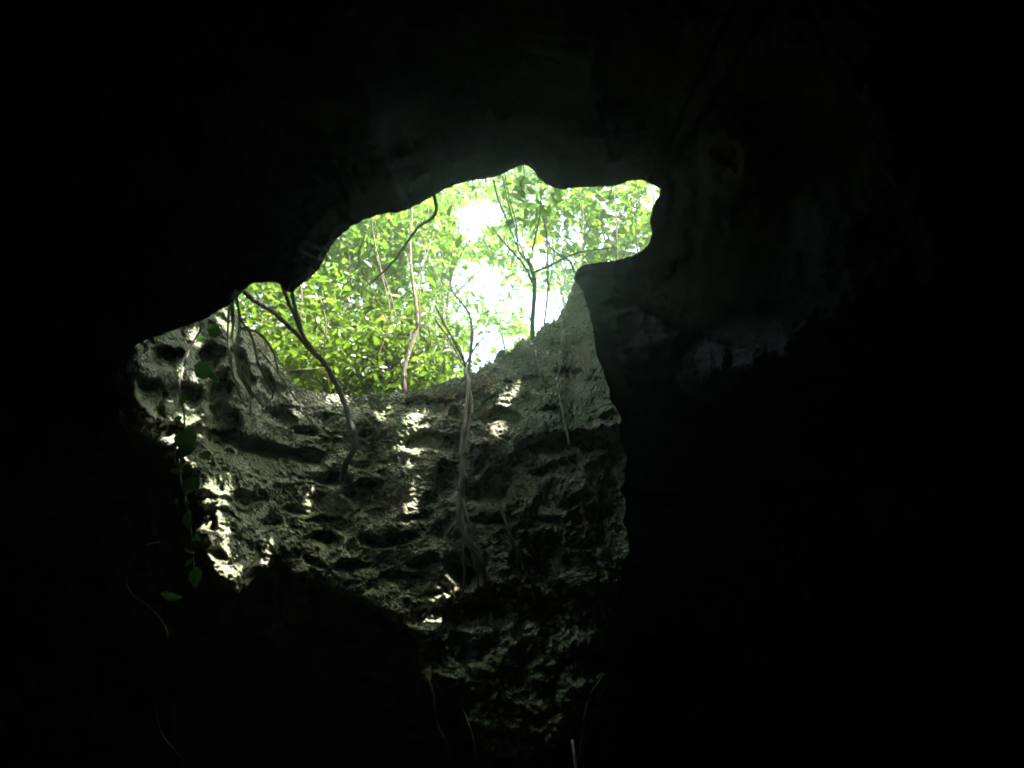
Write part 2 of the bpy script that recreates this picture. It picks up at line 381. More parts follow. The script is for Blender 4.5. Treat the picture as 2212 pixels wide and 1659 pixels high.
# ------------------------------------------------------------------ the pitted wall beyond the opening
TOP = [(120, 520), (380, 600), (470, 640), (503, 672), (520, 700), (548, 716), (580, 742), (600, 790), (632, 822), (662, 846), (700, 850), (760, 856), (805, 853), (850, 851), (900, 842), (960, 826),
       (1000, 813), (1032, 802), (1060, 780), (1085, 762), (1112, 742), (1150, 732), (1180, 706), (1204, 688), (1222, 660), (1234, 615), (1250, 596), (1500, 610)]
CURT = [(100, 300), (200, 420), (235, 640), (268, 760), (272, 800), (285, 870), (303, 925), (352, 962), (385, 990), (415, 1040), (428, 1110), (432, 1180), (440, 1238), (478, 1262), (508, 1288), (540, 1262), (575, 1228), (600, 1212), (640, 1236),
        (690, 1262), (730, 1280), (790, 1302), (835, 1340), (872, 1368), (900, 1385), (905, 1430), (925, 1470), (975, 1490), (1002, 1548), (1050, 1615), (1092, 1648), (1160, 1642), (1205, 1610), (1262, 1560),
        (1312, 1480), (1330, 1400), (1400, 1240), (1460, 1150), (1520, 900), (1520, 380)]
cols = np.arange(0, 1482, 2.3); NR = 560
tx = np.interp(cols, [p[0] for p in TOP], [p[1] for p in TOP])
jag = 1 + 1.1 * sstep(1000, 1060, cols) * (1 - sstep(1225, 1245, cols)) + .8 * sstep(640, 560, cols)
tx = tx + jag * (7 * fbm(cols / 34, cols * 0, 4, 3) + 3.2 * noise(cols / 6, cols * 0, 4)) - 4 * np.abs(noise(cols / 14, cols * 0, 12)) * jag
v = np.linspace(0, 1, NR)
WX = np.broadcast_to(cols[None], (NR, len(cols))).copy()
WY = tx[None] + (2060 - tx[None]) * (v[:, None] ** 1.12)
# roughen the lower outline of the hanging rock
ex = WX + 16 * fbm(WX / 60, WY / 60, 4, 21); ey = WY + 16 * fbm(WX / 60, WY / 60, 4, 22)
cdist, _, _, _ = seg_dist(ex, ey, CURT)
cin = inside(ex, ey, CURT); sdist = np.where(cin, cdist, -cdist)
baseY = np.interp(WX, [120, 220, 300, 400, 500, 600, 700, 900, 1100, 1240, 1350, 1480], [5.4, 5.8, 6.3, 7.0, 7.95, 8.9, 9.45, 9.75, 9.85, 9.75, 9.3, 8.9])
lean = np.interp(WY, [560, 700, 850, 950, 1080, 1250, 1450, 1660, 2060], [0.85, 0.62, 0.42, 0.2, 0.0, -0.32, -0.78, -1.15, -0.9])
Yb = baseY + lean
warpx = WX + 26 * fbm(WX / 95, WY / 95, 3, 101); warpy = WY + 20 * fbm(WX / 80, WY / 60, 3, 102)
# beds: each bulges and is cut back beneath, dipping gently to the left
bed = warpy + 0.06 * (warpx - 900) * -1 + 10 * noise(WX / 170, WY / 170, 103)
bh = 58.0; ph = bed / bh; pf = ph - np.floor(ph)
lay = _h(np.floor(ph), np.floor(ph) * 0, 9) / 4294967295.0
bulge = np.where(pf < .72, np.sin(pf / .72 * math.pi * .5), np.cos((pf - .72) / .28 * math.pi * .5))
bedamp = (0.05 + 0.13 * lay) * (0.55 + 0.6 * noise(WX / 130, WY / 60, 104)) * sstep(820, 900, WY)
slabm = sstep(1060, 1110, WX) * sstep(950, 915, WY); calm = 1 - .55 * np.clip(slabm + .5 * sstep(960, 900, WY), 0, 1)
relief = -0.34 * bedamp * bulge
relief += 0.17 * fbm(WX / 120, WY / 90, 3, 105) + 0.04 * fbm(WX / 30, WY / 26, 3, 106) + 0.022 * fbm(WX / 9, WY / 8, 3, 109)
ridg = 1 - np.abs(fbm(warpx / 46, warpy / 30, 3, 107)); relief -= 0.02 * ridg ** 2 * sstep(760, 900, WY)
# solution pockets, small and crowded
cl = cells(warpx / 25, warpy / 18.5, 201); relief += 0.10 * sstep(.44, .18, cl) * sstep(-.1, .35, noise(WX / 75, WY / 60, 202))
cl = cells(warpx / 60, warpy / 42, 206); relief += 0.16 * sstep(.40, .2, cl) * sstep(-.15, .25, noise(WX / 140, WY / 110, 207))
cl = cells(WX / 12.5, WY / 10, 203); relief += 0.055 * sstep(.42, .2, cl) * (0.1 + sstep(-.2, .3, noise(WX / 60, WY / 60, 204)))
relief *= calm
# the larger pockets one can pick out
PITS = [(838, 1166, 66, 17, -.10, .50), (800, 1052, 30, 17, .05, .42), (722, 1036, 44, 18, .1, .42), (752, 1062, 26, 15, .3, .35), (1075, 1050, 55, 36, -.5, .38), (1018, 1062, 28, 24, .2, .45),
        (965, 1035, 32, 44, .1, .28), (940, 955, 70, 26, -.1, .30), (1195, 962, 78, 26, -.08, .40), (1295, 957, 52, 24, -.1, .50), (905, 868, 38, 17, .1, .28), (950, 880, 28, 15, -.2, .26), (985, 895, 20, 14, 0, .24),
        (1010, 855, 18, 12, .4, .2), (1085, 905, 40, 17, -.1, .26), (1150, 815, 18, 7, .1, .12), (1190, 880, 22, 12, -.2, .20), (1230, 800, 34, 9, .0, .16), (1320, 905, 16, 12, 0, .2), (1200, 1015, 60, 17, -.3, .3),
        (690, 1165, 36, 17, .15, .3), (640, 1100, 30, 15, .2, .25), (585, 1130, 26, 14, 0, .26), (530, 1070, 26, 17, .3, .28), (700, 1120, 40, 12, -.1, .25), (890, 1120, 40, 12, -.15, .25), (930, 1075, 22, 16, 0, .3),
        (760, 1225, 40, 14, .1, .28), (680, 1215, 30, 12, .2, .25), (850, 1250, 34, 15, -.1, .3), (920, 1215, 38, 15, -.2, .3), (1060, 1120, 60, 10, -.05, .26), (1170, 1130, 70, 17, -.15, .32), (1250, 1080, 46, 14, -.4, .3),
        (1290, 1130, 20, 50, .1, .32), (1180, 1210, 40, 60, .3, .5), (1010, 1225, 42, 46, 0, .6), (1120, 1215, 34, 26, .2, .40), (560, 965, 80, 20, .2, .50), (650, 985, 50, 16, .15, .4), (480, 925, 44, 50, .3, .55),
        (455, 770, 30, 36, 0, .6), (395, 860, 46, 40, .3, .45), (330, 850, 34, 50, -.2, .45), (470, 850, 36, 48, .2, .5), (360, 770, 40, 22, -.3, .4), (530, 800, 22, 40, -.3, .35), (610, 905, 36, 18, .3, .3), (660, 935, 30, 12, .1, .25), (585, 830, 24, 34, -.4, .35), (450, 1120, 20, 34, .1, .4), (470, 1200, 26, 14, 0, .32), (560, 1240, 18, 16, 0, .45), (1100, 820, 12, 6, 0, .1),
        (1035, 1330, 60, 34, 0, .4), (1180, 1330, 50, 22, .1, .35), (990, 1400, 30, 40, .1, .35), (1240, 1420, 30, 20, .0, .3)]
for (cx, cy, rx, ry, rot, dep) in PITS:
    c_, s_ = math.cos(rot), math.sin(rot)
    dx = warpx * .6 + WX * .4 - cx; dy = warpy * .6 + WY * .4 - cy
    q = np.sqrt(((dx * c_ + dy * s_) / rx) ** 2 + ((-dx * s_ + dy * c_) / ry) ** 2)
    relief += 1.0 * dep * sstep(1.08, .62, q)
# rock roof over the dark slot under the right-hand slab, and the undercut low pillar
slab = np.interp(WX, [1060, 1095, 1140, 1180, 1240, 1290, 1345, 1480], [1010, 988, 957, 938, 936, 930, 920, 880]) + 9 * fbm(WX / 28, WY / 28, 3, 301)
relief += 0.34 * sstep(-6, 8, WY - slab) * sstep(1060, 1130, WX) * np.exp(-np.clip(WY - slab, 0, 999) / 95)
sl2 = np.interp(WX, [380, 440, 540, 640, 700, 780], [915, 925, 938, 978, 1000, 1020]) + 10 * fbm(WX / 35, WY / 35, 3, 302)
relief += 0.40 * sstep(-6, 10, WY - sl2) * sstep(760, 640, WX) * np.exp(-np.clip(WY - sl2, 0, 999) / 60)
under = np.interp(WX, [860, 900, 950, 1050, 1130, 1200, 1290, 1400], [1340, 1310, 1285, 1275, 1280, 1290, 1270, 1230]) + 34 * fbm(WX / 55, WY / 55, 4, 303)
relief += 0.16 * sstep(-8, 34, WY - under) * sstep(850, 930, WX)
relief += sstep(1270, 1340, WY) * sstep(850, 900, WX) * (0.34 * fbm(WX / 58 + .3 * noise(WX / 40, WY / 40, 8), WY / 80, 4, 311) + .12 * np.abs(noise(WX / 22, WY / 30, 312)))
# the wall turns away into the dark on the right
relief += 1.0 * sstep(1225, 1350, WX + 22 * fbm(WX / 50, WY / 40, 3, 313)) * sstep(925, 990, WY)
# knobbly fringe where the rock hangs free
fr = np.exp(-np.clip(sdist, 0, 999) / 55) * cin
relief -= fr * (0.16 * (1 - cells(warpx / 30, warpy / 26, 205)) - .05)
rel_smooth = (sstep(0, 60, WY - tx[None]) * .75 + .25) * .76
Yw = Yb + relief * rel_smooth
edge = np.clip(1 - sdist / 34.0, 0, 1) * cin
Yw = Yw + 0.42 * (1 - np.sqrt(np.clip(1 - edge ** 2, 0, 1)))
outd = np.clip(-sdist, 0, None) * (~cin)
deep = 5.2 * (1 - np.exp(-outd / 55.0)) + 0.42 * (outd > 0) + .15 * fbm(WX / 60, WY / 60, 3, 304) * (outd > 0)
outd = outd * sstep(640, 800, WY)
eo = np.exp(-outd / 40.0)
Yw = np.where(cin, Yw, np.maximum(np.minimum(Yw, Yb + .3) + .42 + .5 * (1 - eo), (Yb + .8) * eo + (12.2 + .5 * fbm(WX / 170, WY / 130, 3, 304)) * (1 - eo)))
Yw = np.maximum(Yw, np.interp(WX, [130, 400, 800, 1480], [5.1, 6.1, 7.6, 8.25]))
WP = P(WX, WY, Yw)
back = []
for j, (db, dy) in enumerate([(2.6, 30), (1.3, 16), (0.65, 8), (0.3, 4), (0.12, 1.5)]):
    back.append(P(cols, WY[0] + dy, Yw[0] + db))
WPall = np.concatenate([np.array(back), WP], 0)
n0, n1 = WPall.shape[:2]; ii = np.arange(n0 * n1).reshape(n0, n1)
Fw = np.stack([ii[:-1, :-1], ii[1:, :-1], ii[1:, 1:], ii[:-1, 1:]], -1).reshape(-1, 4)
wall = mesh_obj('rock_wall', WPall.reshape(-1, 3), Fw, M_WALL)
wall.data.materials.append(M_CAVE)  # shade of the recess below the overhang, put into a darker material
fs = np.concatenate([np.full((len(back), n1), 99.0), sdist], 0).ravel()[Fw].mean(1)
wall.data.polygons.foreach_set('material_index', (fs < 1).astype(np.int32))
tag(wall, kind='structure', label='pitted grey green limestone wall hanging below the opening')
def wallY(px, py):
    j = int(np.clip(round(px / 2.3), 0, len(cols) - 1)); col = WY[:, j]
    return float(np.interp(py, col, Yw[:, j]))
def wall_pt(px, py, off=0.0):
    return P(px, py, wallY(px, py) - off)

# ------------------------------------------------------------------ cave floor and the forest ground above
a = np.linspace(0, 2 * math.pi, 121)[:-1]; rr_ = np.linspace(0, 1, 48) ** 1.3 * 33
A_, R_ = np.meshgrid(a, rr_)
FX = R_ * np.cos(A_); FY = 4.0 + R_ * np.sin(A_)
FZ = .18 * fbm(FX / 2, FY / 2, 4, 401) - .12 + 0.006 * R_
ii = np.arange(FX.size).reshape(FX.shape)
Ff = np.stack([ii[:-1], ii[1:], np.roll(ii, -1, 1)[1:], np.roll(ii, -1, 1)[:-1]], -1).reshape(-1, 4)
tag(mesh_obj('cave_floor', np.stack([FX, FY, FZ], -1).reshape(-1, 3), Ff, M_FLOOR), kind='structure')
nrim = len(rim_d)
near_loop = lip_top[:nrim][::3]
far_sel = (cols > 290) & (cols < 1250)
far_loop = back[1][far_sel][::-1][::6]
loop = np.concatenate([near_loop, far_loop])
cxy = loop[:, :2].mean(0); od = loop[:, :2] - cxy; ol = np.linalg.norm(od, axis=1, keepdims=True); od /= ol
rings = []
for off in (0, .25, .6, 1.2, 2.2, 4, 7, 12, 22, 30, 30.8):
    q = loop.copy(); q[:, :2] += od * off
    tt = 1 - math.exp(-off / 3.0)
    q[:, 2] = loop[:, 2] * (1 - tt) + 7.3 * tt + (0 if off == 0 else .25 * fbm(q[:, 0] / 1.7, q[:, 1] / 1.7, 3, 402) * min(1, off))
    if off > 30.5: q[:, 2] = -2.6
    rings.append(q)
G = np.concatenate(rings); nl = len(loop); ii = np.arange(len(G)).reshape(-1, nl)
Fg = np.stack([ii[:-1], np.roll(ii, -1, 1)[:-1], np.roll(ii, -1, 1)[1:], ii[1:]], -1).reshape(-1, 4)
tag(mesh_obj('ground', G, Fg, M_SOIL), kind='structure')
GROUND_Z = 7.3

# ------------------------------------------------------------------ where sunbeams come through the leaves: (px, py, half width in m)
BEAMS = [(890, 932, .13), (882, 915, .10), (892, 985, .08), (885, 1100, .09), (896, 1080, .06), (878, 955, .06), (822, 900, .07), (1098, 850, .08), (1108, 825, .06), (1085, 872, .06), (960, 1285, .09), (660, 1105, .08),
         (1070, 935, .07), (1185, 1210, .07), (1195, 1245, .07), (705, 862, .06), (745, 858, .06),
         (450, 748, .09), (470, 755, .09), (432, 742, .07), (480, 690, .07), (415, 720, .06), (420, 828, .07), (418, 885, .06), (412, 905, .08), (400, 915, .07), (425, 935, .06), (358, 953, .06), (403, 992, .06), (455, 1070, .07), (446, 1090, .08), (462, 1100, .09),
         (455, 1125, .09), (470, 1140, .08), (465, 1195, .10), (458, 1215, .08), (485, 1235, .08), (510, 1270, .09), (545, 1245, .07), (575, 1215, .07), (560, 1225, .06), (500, 1030, .05), (395, 800, .05), (388, 825, .05), (1200, 1480, .05), (1205, 1330, .06)]
BP = np.array([wall_pt(x, y) for x, y, r in BEAMS] + [P(615, 801, 9.5), P(660, 799, 9.45), P(695, 796, 9.4), P(394, 805, 6.6), P(388, 830, 6.6)]); BR = 1.08 * np.array([r for _, _, r in BEAMS] + [.06] * 5)
def in_beam(c, size):
    hit = np.zeros(len(c), bool)
    for p, r in zip(BP, BR):
        q = c - p; t = q @ SUN; d = np.linalg.norm(q - t[:, None] * SUN, axis=1)
        hit |= (t > 0) & (d < r + size * (.32 + .22 * noise(c[:, 0] * 9, c[:, 1] * 9, 3)))
    return hit
# openings in the crowns where open sky shows: (px, py, rx, ry, share of leaves missing)
GAPS = [(1040, 465, 52, 34, .97), (1010, 492, 34, 34, .93), (1035, 605, 60, 42, .9), (1000, 650, 48, 48, .72), (1095, 645, 54, 44, .78), (1180, 668, 56, 44, 1.0), (1062, 742, 48, 40, .88), (1030, 785, 40, 28, .85), 
        (960, 690, 34, 40, .6), (768, 652, 22, 16, .8), (800, 620, 18, 14, .5), (1320, 468, 40, 34, .7), (1265, 475, 34, 20, .6), (1415, 415, 20, 14, .9), (1225, 500, 40, 34, .5), (1290, 520, 60, 24, .4), (900, 560, 26, 30, .35), (700, 640, 14, 10, .5), (930, 590, 40, 60, .3)]
gr = np.random.default_rng(44)
GAPS += [(gr.uniform(1110, 1425), gr.uniform(385, 560), gr.uniform(5, 11), gr.uniform(5, 10), 1.0) for _ in range(46)]
GAPS += [(gr.uniform(540, 1000), gr.uniform(470, 800), gr.uniform(4, 8), gr.uniform(4, 8), 1.0) for _ in range(48)]
def in_gap(c, g):
    px, py = proj(c); pr = np.zeros(len(c))
    for (x, y, rx, ry, s) in GAPS:
        q = ((px - x + min(12, rx * .4) * noise(px / 18, py / 18, 77)) / rx) ** 2 + ((py - y + min(12, rx * .4) * noise(px / 18, py / 18, 78)) / ry) ** 2
        pr = np.maximum(pr, s * sstep(1.75, .45, q))
    return g.random(len(c)) < pr

tree_n = 0
def tree(name, label, cat, base, crown_c, crown_r, nclump, per, lsize, mat, bark, trunk_r, seed, group=None, part='crown', lean=(0, 0), clump_r=.55, tint=(0, 1), extra=None, limb_share=1.0):
    """trunk with limbs to every few clumps, crown of separate leaves in clumps"""
    g = np.random.default_rng(seed)
    root = empty(name, base); tag(root, label, cat, group)
    crown_c = np.asarray(crown_c, float); base = np.asarray(base, float); crown_r = np.asarray(crown_r, float)
    tb = MB()
    top = crown_c + np.array([0, 0, crown_r[2] * .55])
    mid1 = base + (top - base) * .35 + np.array([*(g.normal(size=2) * .18), 0]) + np.array([lean[0], lean[1], 0])
    mid2 = base + (top - base) * .7 + np.array([*(g.normal(size=2) * .22), 0])
    tr = resample([base - [0, 0, .3], mid1, mid2, top], .18)
    tt = np.linspace(0, 1, len(tr)); tb.tube(tr, trunk_r * (1 - .85 * tt) + .006, 9, .2, seed)
    cl = g.normal(size=(nclump, 3)); cl /= np.linalg.norm(cl, axis=1, keepdims=True)
    cl = crown_c + cl * (g.random((nclump, 1)) ** .45) * crown_r
    for i in range(int(nclump * limb_share)):
        if cl[i, 2] < base[2] + .3: continue
        k = int(np.clip(g.normal(.55, .16), .2, .95) * (len(tr) - 1)); s = tr[k]
        m = (s + cl[i]) / 2 + g.normal(size=3) * .12 + np.array([0, 0, .12])
        lp = resample([s, m, cl[i]], .16)
        if in_beam(lp, np.full(len(lp), .05)).any() or in_gap(cl[i:i + 1], g)[0]: continue
        t2 = np.linspace(1, .22, len(lp))
        tb.tube(lp, np.clip(trunk_r * .34 * t2, .006, None), 5, .15, seed + i)
    if extra:
        for pts, r0, r1 in extra:
            lp = resample(pts, .1); tb.tube(lp, np.linspace(r0, r1, len(lp)), 7, .2, seed + 3)
    tb.build('trunk', bark, root)
    cen = (cl[:, None] + g.normal(size=(nclump, per, 3)) * np.array([clump_r, clump_r, clump_r * .62])).reshape(-1, 3)
    s = lsize * np.clip(np.exp(g.normal(-.12, .42, len(cen))), .4, 2.0)
    ok = ~in_beam(cen, s) & ~in_gap(cen, g)
    # leaves stay out of the cave
    px, py = proj(cen); ok &= ~((cen[:, 1] < 9.0) & (cen[:, 2] < 8.2)) & (cen[:, 2] > 6.0)
    cen = cen[ok]; s = s[ok]
    Vl, Fl = leaf_mesh(cen, s, g.uniform(.42, .66, len(cen)), .45, seed=seed)
    ctint = np.repeat(np.clip(g.normal(.47, .3, nclump), 0, 1), per)[ok] * .6 + g.random(len(cen)) * .4
    ctint = tint[0] + (tint[1] - tint[0]) * ctint
    localise(mesh_obj(part, Vl, Fl, mat, tint=np.repeat(ctint, 6)), root)
    return root
def gz(p): return np.array([p[0], p[1], GROUND_Z])
def stand(px, Y):
    return gz(P(px, 800, Y))

GT = 'trees seen through the opening'
# far trees
for i, (px, Y, py, rx, rz, ncl, lab) in enumerate([
    (520, 21, 560, 3.0, 3.6, 44, 'tall yellow green tree far back at the left end of the opening'),
    (760, 23, 520, 3.2, 4.2, 56, 'tall leafy tree far back above the left half of the pitted wall'),
    (960, 25, 480, 3.2, 4.6, 46, 'tall loose tree far back between the brown trunk and the bright sky gap'),
    (1180, 24, 450, 3.2, 4.2, 46, 'tall pale green tree far back behind the forked sapling'),
    (1400, 22, 440, 3.0, 4.0, 46, 'tall tree far back filling the right-hand lobe of the opening')]):
    c = P(px, py, Y); tree('forest_tree', lab, 'tree', stand(px + (130 if px == 1180 else 10), Y), c, (rx, 2.0, rz), int(ncl * 1.2), 78, .205, M_LEAF, M_BARK, .13, 500 + i, GT, clump_r=.46, limb_share=.25, tint=(0, 1))
# middle distance
for i, (px, bx, Y, py, rx, rz, ncl, ls, mat, lab) in enumerate([
    (600, 590, 15, 560, 2.2, 1.9, 34, .14, M_LEAF, 'green tree behind the big dark liana at the left of the opening'),
    (800, 880, 16, 540, 1.9, 2.3, 40, .14, M_LEAF, 'slim tree with a straight brown trunk in the middle of the opening'),
    (1000, 905, 17, 500, 1.8, 2.0, 22, .14, M_LEAF, 'slim tree leaning right with leaves around the upper bright sky gap'),
    (1330, 1300, 15, 460, 1.5, 1.6, 34, .15, M_LEAF, 'leafy tree crowding the lower edge of the right-hand lobe'),
    (1060, 1040, 19, 690, 2.2, 1.5, 36, .12, M_LEAF, 'sparse tree with small leaves against the brightest sky gap')]):
    c = P(px, py, Y); tree('forest_tree', lab, 'tree', stand(bx, Y), c, (rx, 1.4, rz), int(ncl * 1.4), 72, ls * 1.22, mat, M_BARK, .075, 530 + i, GT, clump_r=.5, limb_share=.35, tint=(.1, .95))
# understory shrubs behind the far edge
for i, (px, Y, py, rx, rz, ncl, lab) in enumerate([
    (560, 12.5, 740, .9, 1.0, 20, 'yellow green shrub beside the mossy roots at the left end of the wall'),
    (660, 14, 740, 1.2, 1.2, 26, 'olive shrub behind the pale horizontal stick'),
    (770, 15.5, 740, 1.2, 1.3, 28, 'dense olive shrub above the middle of the pitted wall'),
    (860, 13.5, 780, 1.0, 1.0, 22, 'brownish shrub just left of the curved thin trunk'),
    (940, 15, 740, 1.1, 1.2, 22, 'green shrub left of the forked tree on the edge'),
    (610, 13, 830, 1.1, .9, 26, 'low shrub on the edge under the pale horizontal stick'),
    (720, 13.2, 835, 1.1, .8, 28, 'low olive shrub on the edge beside the long dark liana'),
    (800, 14, 830, 1.1, .9, 28, 'low yellow green shrub on the middle of the edge'),
    (930, 13, 825, .9, .7, 20, 'low shrub on the edge left of the forked pale tree'),
    (1050, 15, 790, 1.0, .6, 12, 'thin shrub under the bright sky right of the forked pale tree'),
    (690, 18, 660, 1.7, 1.6, 30, 'taller olive shrub further back on the left'),
    (850, 19, 660, 1.7, 1.7, 28, 'taller green shrub further back beside the brown trunk')]):
    c = P(px, py, Y); tree('shrub', lab, 'shrub', stand(px, Y), c, (rx, .9, rz), ncl, 58, .14, M_OLIVE, M_BARK, .035, 560 + i, 'shrubs behind the far edge of the opening', part='foliage', clump_r=.34, limb_share=.5, tint=(0, 1))
# saplings on the edge of the pitted wall
def pl(pts, Y): return [tuple(P(x, y, Y)) for x, y in pts]
Yf = 10.6
tree('forked_sapling', 'dark branching sapling rooted on the right of the wall edge, forking against the bright sky', 'tree', P(1160, 775, 10.35), P(1165, 440, Yf + .3), (.9, .5, .6), 9, 24, .15, M_LEAF, M_DARKV, .012, 601, clump_r=.26, limb_share=.5, tint=(.3, 1), extra=[
    (pl([(1150, 610), (1130, 570), (1085, 520), (1050, 470), (1040, 455)], Yf), .019, .008),
    (pl([(1148, 590), (1185, 575), (1215, 560), (1250, 545), (1330, 535)], Yf), .020, .008),
    (pl([(1150, 575), (1120, 540), (1115, 480), (1100, 430), (1090, 372)], Yf), .016, .009),
    (pl([(1150, 700), (1130, 660), (1100, 610), (1075, 575)], Yf), .012, .006),
    (pl([(1150, 540), (1165, 470), (1170, 400)], Yf), .018, .008),
    (pl([(1140, 560), (1155, 610), (1150, 700), (1152, 740), (1160, 790)], Yf - .1), .030, .038)])
tree('edge_tree', 'pale tree on the wall edge with long roots running down the rock face', 'tree', P(1006, 815, 10.2), P(1010, 560, 11.6), (.9, .5, .7), 10, 26, .12, M_LEAF, M_BARK, .02, 602, clump_r=.3, limb_share=.4, tint=(.3, 1), extra=[
    (pl([(1006, 830), (1002, 780), (985, 745), (960, 700), (940, 660)], 10.5), .026, .010),
    (pl([(1004, 790), (1030, 745), (1060, 715), (1090, 688)], 10.5), .016, .006)])
ET = bpy.data.objects['edge_tree']
rt = MB()
def on_wall(pts, off): return [tuple(wall_pt(x, y, off) if y > 815 else P(x, y, 10.2)) for x, y in pts]
def smooth_depth(pts, off, Ys):
    n = len(pts); return [tuple(P(x, y, Yv)) for (x, y), Yv in zip(pts, Ys)]
lp = resample(smooth_depth([(1004, 795), (1012, 830), (1006, 900), (1000, 960), (999, 1030), (993, 1090), (996, 1130), (1008, 1160), (1030, 1190), (1042, 1225), (1050, 1270)], 0, [10.35, 9.9, 9.55, 9.35, 9.2, 9.15, 9.1, 9.05, 9.05, 9.1, 9.3]), .05)
rt.tube(lp, np.interp(np.linspace(0, 1, len(lp)), [0, .15, .5, .68, .8, 1], [.02, .033, .030, .044, .036, .028]), 10, .35, 5)
for pts, Ys, r in [([(1002, 1140), (1000, 1180), (1003, 1250), (998, 1290)], [9.12, 9.1, 9.2, 9.3], .016), ([(1008, 1155), (1018, 1185), (1030, 1230), (1034, 1270)], [9.08, 9.05, 9.1, 9.2], .022), ([(1000, 1080), (1014, 1130), (1028, 1170), (1044, 1200)], [9.12, 9.02, 9.0, 9.02], .018),
                   ([(1013, 835), (1020, 880), (1012, 930), (1003, 980)], [9.86, 9.6, 9.4, 9.25], .018)]:
    q = resample(smooth_depth(pts, 0, Ys), .05); rt.tube(q, np.linspace(r, r * .7, len(q)), 7, .3, 8)
rt.build('root', M_ROOT, ET)
# unseen trees added on the cave roof so that their crowns shade the opening
for i, (bx, by, cx, cy, cz, rx, ry, rz, ncl, ls, lab) in enumerate([
    (4.6, 2.2, .9, 6.9, 13.3, 4.4, 3.1, .9, 320, .34, 'unseen broad shade tree on the cave roof, its crown closing over the opening'),
    (-4.9, 2.2, 2.2, 6.2, 16.8, 4.8, 3.2, .9, 320, .34, 'unseen taller shade tree on the cave roof with a wide high crown'),
    (-1.5, -1.5, -1.5, -.5, 12.6, 6.0, 4.6, 1.2, 300, .5, 'unseen shade tree standing on the cave roof well behind the opening'),
    (8.5, 4.5, 8.0, 5.0, 12.4, 4.6, 5.5, 1.6, 300, .5, 'unseen shade tree standing on the ground right of the opening'),
    (-9.0, 6.0, -8.2, 6.0, 12.4, 4.2, 5.5, 1.8, 300, .5, 'unseen shade tree standing on the ground left of the opening'),
    (-12, 10, -11.0, 11.0, 10.5, 3.5, 4.5, 2.6, 220, .5, 'unseen low bushy shade tree far left of the opening'),
    (9.5, 11, 10.0, 11.5, 10.8, 3.4, 4.0, 2.6, 220, .5, 'unseen low bushy shade tree far right of the opening')]):
    tree('shade_tree', lab, 'tree', (bx, by, 7.4), (cx, cy, cz), (rx, ry, rz), ncl, 70, ls, M_LEAF, M_BARK, .2, 640 + i, 'unseen shade trees on the cave roof', clump_r=.6, limb_share=.12)

# ------------------------------------------------------------------ lianas, roots and sticks
def strand(name, label, cat, pts, r0, r1, mat, group=None, wob=.25, seed=1, step=.05, sides=8):
    """pts: (px, py, forward distance)"""
    q = np.array([P(*p) for p in pts]); lp = resample(q, step)
    n = len(lp); s = np.arange(n)
    lp = lp + np.stack([noise(s / 7, s * 0, seed), noise(s / 7, s * 0, seed + 1), noise(s / 9, s * 0, seed + 2)], 1) * min(.012, r0 * .5)
    b = MB(); b.tube(lp, np.linspace(r0, r1, n), sides, wob, seed); root = b.build(name, mat)
    org = lp[0]; me = root.data
    a_ = np.empty(len(me.vertices) * 3, np.float32); me.vertices.foreach_get('co', a_); a_ = a_.reshape(-1, 3) - org.astype(np.float32); me.vertices.foreach_set('co', a_.ravel()); me.update()
    root.location = tuple(org); return tag(root, label, cat, group)
GL = 'lianas crossing the opening'
strand('liana', 'long dark liana slanting down from the left end of the roof edge onto the wall', 'liana', [(528, 632, 6.3), (545, 645, 6.8), (600, 682, 8.0), (655, 738, 8.9), (705, 792, 9.3), (735, 850, 9.35), (758, 912, 9.2), (768, 962, 9.1), (748, 998, 9.15), (738, 1036, 9.35)], .021, .038, M_DARKV, GL, seed=3)
strand('liana', 'dark liana dropping beside the roof nub and joining the long slanting one', 'liana', [(606, 606, 6.4), (618, 640, 7.2), (640, 690, 8.2), (665, 742, 8.9), (705, 788, 9.27)], .018, .026, M_DARKV, GL, seed=4)
strand('liana', 'short dark liana hanging from the tip of the roof nub', 'liana', [(630, 622, 6.4), (634, 650, 7.1), (642, 680, 8.0), (652, 712, 8.6)], .020, .018, M_DARKV, GL, seed=5)
strand('liana', 'curved dark liana hooking down from the middle of the roof edge', 'liana', [(936, 415, 6.8), (942, 445, 7.2), (936, 468, 7.6), (905, 490, 8.2), (878, 525, 9.0), (850, 565, 9.6), (800, 614, 10.4)], .020, .014, M_DARKV, GL, seed=6)
strand('liana', 'thin liana curving along the left slope of the wall down to a pale loop', 'liana', [(545, 740, 9.0), (590, 790, 9.2), (628, 845, 9.2), (655, 885, 9.15), (680, 920, 9.1), (710, 938, 9.1), (740, 945, 9.2)], .010, .008, M_MOSS, GL, seed=7)
strand('stick', 'pale bare stick lying level across the shrubs', 'stick', [(588, 803, 9.5), (620, 801, 9.5), (655, 799, 9.45), (706, 795, 9.4)], .012, .010, M_PALE, seed=8)
strand('brown_stem', 'thin brown curved stem rising behind the middle of the wall', 'trunk', [(876, 850, 12.2), (872, 810, 12.2), (884, 760, 12.3), (902, 700, 12.4), (893, 620, 12.5), (886, 540, 12.6), (892, 440, 12.8)], .040, .020, M_BARK, seed=9)
